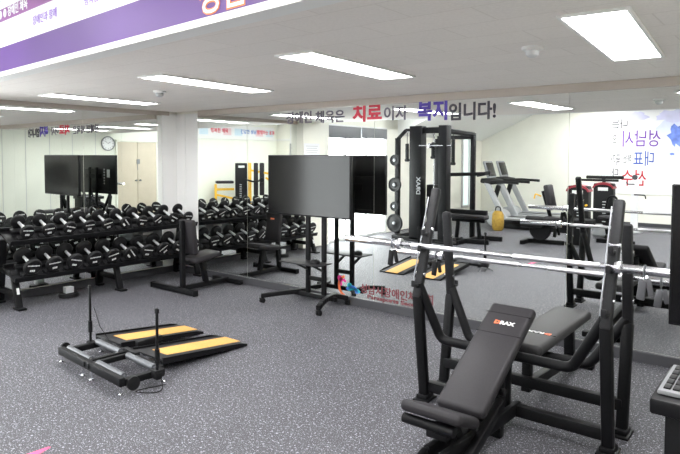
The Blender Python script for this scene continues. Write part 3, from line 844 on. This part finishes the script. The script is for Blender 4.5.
bluep = noisy(mat('blue_brush_paint', (.16, .25, .72), .6), 6, .35, 5)
splash(5.15, 2.25, .55, .50, wash2, 5, .0162); splash(4.15, 2.72, .25, .12, wash1, 6, .0166); splash(5.0, 2.72, .45, .14, wash1, 8, .0166); splash(5.15, 2.25, .30, .28, bluep, 9, .0170); splash(4.95, 1.80, .05, .03, bluep, 10, .0170)

# ================================================================== CABLE RACK (seen in the mirror)
cr = thing('cable_rack', 'tall black cable and squat rack, seen in the mirror behind the barbells', 'power rack', (1.70, -5.35, 0))
def fr_tower(x, y, wx, wy, hgt, nm):
    with B() as bm: box(bm, (x, y, hgt/2 + .03), (wx, wy, hgt), bev=.01); box(bm, (x, y, .02), (wx + .08, wy + .10, .04), bev=.006); return obj(nm, bm, M['black'], cr)
tw = fr_tower(-.41, .35, .27, .22, 2.30, 'weight_tower')
text('tower_logo', 'DRAX', .13, M['grey'], tw, Matrix.Translation((-.37, .462, .95)) @ Matrix.Rotation(math.pi, 4, 'Z') @ Matrix.Rotation(math.pi/2, 4, 'X') @ Matrix.Rotation(math.pi/2, 4, 'Z'), .003)
fr_tower(.20, .35, .18, .20, 2.30, 'weight_tower')
for x, y in ((.40, -.50), (-.92, .30), (-.45, -.55)):
    with B() as bm:
        box(bm, (x, y, 1.10), (.09, .09, 2.20 if x > 0 else 2.0), bev=.006)
        if x > 0:
            for k in range(14): box(bm, (x + .046, y, .35 + k*.13), (.012, .05, .05), bev=.004)
        obj('post', bm, M['black'], cr)
with B() as bm:
    box(bm, (-.10, .35, 2.24), (.66, .09, .12), bev=.008); beam(bm, (.22, .30, 2.22), (.40, -.50, 2.17), .07, .09, .006); beam(bm, (-.41, .30, 2.26), (-.72, .30, 2.26), .06, .06, .006); beam(bm, (-.72, .30, 2.26), (-.92, .30, 2.08), .06, .06, .006); beam(bm, (-.45, -.55, 2.12), (.40, -.50, 2.12), .07, .08, .006)
    obj('top_beam', bm, M['black'], cr)
with B() as bm:
    beam(bm, (-.95, .42, .04), (.55, .42, .04), .08, .08, .008); beam(bm, (.50, .42, .04), (.50, -.62, .04), .08, .08, .008); beam(bm, (.30, .10, .05), (.98, -.02, .05), .09, .09, .008); beam(bm, (.50, -.55, .05), (1.0, -.62, .05), .09, .09, .008); beam(bm, (-.95, .42, .04), (-.90, -.60, .04), .08, .08, .008)
    obj('base', bm, M['black'], cr)
for x in (-.62, -.06, .05):
    with B() as bm: cyl(bm, (x, .30, .08), (x, .30, 2.22), .012, 12); obj('guide_rod', bm, M['chrome'], cr)
with B() as bm: cyl(bm, (-.28, .52, 1.93), (.42, .40, 1.93), .014, 14); box(bm, (-.06, .47, 1.93), (.05, .10, .10), bev=.008); obj('pulldown_bar', bm, M['chrome'], cr)
for x, z0, z1 in ((-.62, 1.64, 1.98), (-.02, 1.70, 2.0), (.42, 1.58, 2.05)):
    with B() as bm:
        box(bm, (x, .42, (z0+z1)/2), (.07, .05, z1-z0), bev=.015); cyl(bm, (x, .42, z1), (x, .42, 2.2), .006, 8); box(bm, (x, .42, z0), (.10, .06, .06), bev=.02); obj('cable_grip', bm, M['blackm'], cr)
with B() as bm:
    beam(bm, (.20, .28, 1.36), (.80, -.20, 1.38), .05, .07, .006); beam(bm, (.52, -.46, 1.34), (.86, -.30, 1.40), .05, .07, .006); box(bm, (.50, .0, .62), (.9, .08, .09), bev=.01); obj('safety_arm', bm, M['black'], cr)
with B() as bm: box(bm, (-.10, .22, .70), (.26, .16, .9), bev=.006); obj('weight_stack', bm, M['blackm'], cr)
fb = thing('flat_bench', 'low black flat bench standing inside the cable rack, seen in the mirror', 'weight bench', (2.12, -5.62, 0))
with B() as bm: box(bm, (0, 0, .50), (.80, .26, .09), None, .03, 3); obj('bench_pad', bm, M['vinyl'], fb)
with B() as bm: beam(bm, (-.36, 0, .42), (.36, 0, .42), .06, .06, .006); beam(bm, (.26, 0, .0), (.22, 0, .42), .07, .06, .006); beam(bm, (-.26, 0, .0), (-.22, 0, .42), .07, .06, .006); box(bm, (.26, 0, .02), (.08, .42, .04), bev=.008); box(bm, (-.26, 0, .02), (.08, .42, .04), bev=.008); obj('frame', bm, M['black'], fb)
def plate(x, y, z, r, label):
    t = thing('weight_plate', label, 'weight plate', (x, y, z), 0, 'weight plates on the rack pegs')
    with B() as bm:
        lathe(bm, [(.025, -.02), (r*.3, -.022), (r*.42, -.008), (r*.78, -.008), (r*.85, -.026), (r*.97, -.026), (r, -.018), (r, .018), (r*.97, .026), (r*.85, .026), (r*.78, .008), (r*.42, .008), (r*.3, .022), (.025, .02)], (0, 0, 0), (0, 1, 0), 30); obj('disc', bm, M['rubber'], t)
    with B() as bm: lathe(bm, [(.0215, -.03), (.034, -.03), (.034, .034), (.0215, .034), (.0215, -.03)], (0, 0, 0), (0, 1, 0), 16); obj('hub', bm, M['grey'], t)
for z, r, lb in ((1.64, .115, 'topmost black weight plate on the left post of the cable rack'), (1.13, .150, 'second black weight plate from the top on the cable rack post'), (.68, .10, 'small black weight plate above the bottom one on the cable rack post'), (.33, .19, 'largest black weight plate, lowest on the cable rack post')):
    plate(.78, -4.94, z, r, lb)
with B() as bm:
    for z in (1.64, 1.13, .68, .33): cyl(bm, (-.92, .30, z), (-.92, .46, z), .02, 12)
    obj('plate_peg', bm, M['steel'], cr)

# ================================================================== TREADMILLS (seen in the mirror)
def treadmill(loc, label):
    t = thing('treadmill', label, 'treadmill', loc, 0, 'treadmills by the rear wall')
    with B() as bm: box(bm, (.75, 0, .18), (1.9, .66, .12), bev=.02); box(bm, (.75, 0, .06), (1.8, .5, .12), bev=.01); obj('base', bm, M['blackm'], t)
    with B() as bm:
        for s in (-1, 1): box(bm, (.80, s*.33, .25), (1.75, .12, .07), bev=.02)
        obj('side_rail', bm, M['silver'], t)
    with B() as bm: box(bm, (.80, 0, .245), (1.6, .5, .02), bev=.004); obj('running_belt', bm, M['rubber'], t)
    with B() as bm: lathe(bm, [(0, -.34), (.16, -.34), (.20, -.28), (.21, 0), (.20, .28), (.16, .34), (0, .34)], (-.12, 0, .22), (0, 1, 0), 24); obj('motor_hood', bm, M['silver'], t)
    for s in (-1, 1):
        with B() as bm:
            beam(bm, (.18, s*.36, .22), (-.30, s*.36, 1.12), .07, .14, .02); obj('upright', bm, M['silver'], t)
        with B() as bm:
            pipe(bm, rounded([(-.38, s*.34, 1.10), (.0, s*.36, 1.12), (.50, s*.36, 1.10)], .1, 4), .034, 12); obj('handrail', bm, M['blackm'], t)
    with B() as bm: box(bm, (-.30, 0, 1.12), (.30, .80, .12), Matrix.Rotation(.15, 3, 'Y'), .04, 3); obj('console', bm, M['blackm'], t)
    with B() as bm: box(bm, (-.38, 0, 1.40), (.06, .46, .44), Matrix.Rotation(-.30, 3, 'Y'), .02, 3); sh = obj('display_back', bm, M['grey'], t)
    with B() as bm: box(bm, (-.345, 0, 1.41), (.02, .40, .34), Matrix.Rotation(-.30, 3, 'Y'), .004); obj('display', bm, M['screen'], sh)
    with B() as bm: box(bm, (-.18, .0, .86), (.12, .10, .34), Matrix.Rotation(.3, 3, 'Y'), .04, 3); obj('bottle_holder', bm, M['blackm'], t)
    return t
treadmill((1.70, -8.42, 0), 'silver and black treadmill seen in the mirror, the nearer of two')
treadmill((1.52, -9.62, 0), 'silver and black treadmill seen in the mirror, the one by the rear wall')
yb = thing('power_bag', 'mustard yellow bag standing beside the nearer treadmill, seen in the mirror', 'bag', (1.90, -7.62, 0))
with B() as bm: lathe(bm, [(0, 0), (.10, .01), (.13, .06), (.14, .22), (.13, .38), (.08, .46), (0, .47)], (0, 0, 0), (0, 0, 1), 20); obj('body', bm, M['ybag'], yb)
with B() as bm: pipe(bm, rounded([(-.06, .0, .42), (-.06, 0, .56), (.06, 0, .56), (.06, 0, .42)], .06, 4), .014, 8); obj('strap', bm, M['blackm'], yb)

# ================================================================== SELECTORISED MACHINES (seen in the mirror)
def stack_machine(loc, label, hgt, frame_m, cap_m, rot=0.0):
    t = thing('weight_machine', label, 'weight machine', loc, rot)
    with B() as bm: box(bm, (0, 0, hgt/2), (.40, .24, hgt - .02), bev=.03, seg=3); sh = obj('shroud', bm, M['blackm'], t)
    if cap_m:
        with B() as bm:
            n = 14; out = [(.215*math.cos(math.pi*i/n), hgt - .12 + .135*math.sin(math.pi*i/n)) for i in range(n+1)]; inn = [(.185*math.cos(math.pi*(n-i)/n), hgt - .12 + .085*math.sin(math.pi*(n-i)/n)) for i in range(n+1)]
            prism(bm, [(px, -.14, pz) for px, pz in out + inn], (0, .28, 0)); obj('top_cap', bm, cap_m, t)
    with B() as bm: box(bm, (.0, .122, hgt - .13), (.20, .006, .07)); obj('name_label', bm, M['label'], sh, False)
    with B() as bm:
        for k in range(8): box(bm, (.03, .122, .35 + k*.06), (.07, .006, .018))
        obj('stack_marks', bm, M['lgrey'], sh, False)
    return t
m1 = stack_machine((4.05, -6.45, 0), 'black weight machine with red cap, left of two seen in the mirror', 1.17, None, M['red'])
with B() as bm: beam(bm, (-.2, .2, .05), (-.9, .3, .05), .08, .08, .008); beam(bm, (-.75, .3, .05), (-.62, .3, .50), .07, .07, .008); beam(bm, (-.45, .3, .55), (-.60, .3, 1.05), .06, .06, .008); beam(bm, (-.9, .1, .04), (-.9, .6, .04), .08, .08, .008); beam(bm, (-.2, .15, .5), (-.6, .3, .5), .06, .06, .006); obj('frame', bm, M['black'], m1)
with B() as bm: box(bm, (-.46, .3, .93), (.10, .32, .50), Matrix.Rotation(-.20, 3, 'Y'), .035, 3); obj('backrest', bm, M['vinyl'], m1)
with B() as bm: box(bm, (-.30, .34, .52), (.46, .36, .09), None, .035, 3); obj('seat', bm, M['vinyl'], m1)
for x, z in ((-.75, .50), (-.86, .38), (.10, .52)):
    with B() as bm: lathe(bm, [(0, -.02), (.05, -.02), (.06, 0), (.06, .40), (.05, .42), (0, .42)], (x - .1, .45, z), (1, .0, 0), 16); obj('roller_pad', bm, M['rubber'], m1)
with B() as bm: lathe(bm, [(0, 0), (.20, 0), (.22, .03), (.20, .06), (0, .06)], (-.62, .34, .30), (0, 1, 0), 24); obj('cam_wheel', bm, M['blackm'], m1)
with B() as bm:
    pipe(bm, rounded([(-.60, .40, .95), (-.70, .45, 1.0), (-.72, .45, .9)], .03, 3), .014, 8); cyl(bm, (.18, .14, .80), (.18, .2, .80), .02, 10); obj('handle', bm, M['yframe'], m1)
m2 = stack_machine((4.12, -8.0, 0), 'black weight machine with red cap and top roller pads, right of two in the mirror', 1.17, None, M['red'])
with B() as bm: beam(bm, (-.35, .1, 1.29), (.40, .1, 1.29), .07, .07, .02); beam(bm, (-.5, .1, 1.225), (.3, .1, 1.225), .05, .05, .01); beam(bm, (0, 0, 1.1), (0, .1, 1.29), .06, .06, .006); obj('top_pad_bar', bm, M['rubber'], m2)
with B() as bm: beam(bm, (.1, .2, .05), (.45, .9, .05), .08, .08, .008); beam(bm, (.30, .6, .05), (.22, .5, .45), .07, .07, .008); beam(bm, (.1, .9, .04), (.8, .9, .04), .08, .08, .008); obj('frame', bm, M['black'], m2)
with B() as bm: box(bm, (.25, .55, .48), (.40, .36, .09), None, .035, 3); obj('seat', bm, M['vinyl'], m2)
with B() as bm:
    pipe(bm, rounded([(.10, .3, .62), (.18, .4, .90), (.34, .45, .92), (.40, .5, .70)], .08, 4), .022, 10); obj('press_arm', bm, M['black'], m2)
with B() as bm: lathe(bm, [(0, 0), (.10, 0), (.13, .05), (.10, .22), (.05, .26), (0, .26)], (.10, .75, .10), (0, 0, 1), 18); obj('foot_pad', bm, M['grey'], m2)
# white height measuring column
hc = thing('height_scale', 'white height measuring column by the mural, seen in the mirror', 'scale', (4.42, -9.3, 0))
with B() as bm: box(bm, (0, 0, .03), (.40, .45, .06), bev=.02); obj('base', bm, M['lgrey'], hc)
with B() as bm: box(bm, (0, -.14, .62), (.15, .08, 1.16), bev=.012); obj('column', bm, M['whitep'], hc)
with B() as bm: pipe(bm, rounded([(0, -.08, .86), (.24, .0, .86), (.26, .02, .78)], .03, 3), .014, 8); pipe(bm, rounded([(0, -.08, 1.10), (-.14, .0, 1.10), (-.15, .0, 1.16)], .03, 3), .012, 8); obj('handle', bm, M['blackm'], hc)
with B() as bm: lathe(bm, [(0, 0), (.055, 0), (.06, .02), (.05, .03), (0, .03)], (0, -.12, 1.26), (0, 1, 0), 20); obj('dial', bm, M['ink'], hc)

# yellow framed weight machine by the right wall (seen twice reflected)
ym = stack_machine((7.55, -8.28, 0), 'black and yellow weight machine by the right wall, seen in the mirror above the dumbbells', 1.50, None, None, math.radians(50))
with B() as bm:
    for x in (-.25, -.31): beam(bm, (x, .05, .0), (x, .05, 1.50), .05, .08, .008, up=(0, 1, 0))
    beam(bm, (.25, .1, .62), (.85, .25, .62), .08, .08, .01); beam(bm, (.85, .25, .0), (.85, .25, .80), .08, .08, .01); beam(bm, (.25, .1, .30), (.85, .25, .45), .07, .07, .01); beam(bm, (-.3, .05, 1.25), (-1.0, .2, 1.12), .07, .07, .01); beam(bm, (-.95, .2, .0), (-.95, .2, .9), .08, .08, .01); beam(bm, (-.95, .2, .9), (-.8, .2, 1.0), .07, .07, .01)
    obj('frame', bm, M['yframe'], ym)
with B() as bm: box(bm, (.56, .22, .86), (.58, .30, .09), Matrix.Rotation(.1, 3, 'Z'), .035, 3); obj('seat', bm, M['vinyl'], ym)
with B() as bm: box(bm, (-.48, .12, .95), (.15, .09, 1.10), bev=.035, seg=3); box(bm, (-.68, .14, .95), (.16, .09, 1.10), bev=.035, seg=3); obj('backrest', bm, M['vinyl'], ym)
with B() as bm: pipe(bm, rounded([(-.1, .15, .95), (-.4, .25, .86), (-.6, .25, .9)], .08, 3), .03, 10); lathe(bm, [(0, 0), (.08, 0), (.09, .05), (.08, .10), (0, .10)], (-.66, .22, .92), (0, 1, 0), 18); obj('press_arm', bm, M['blackm'], ym)
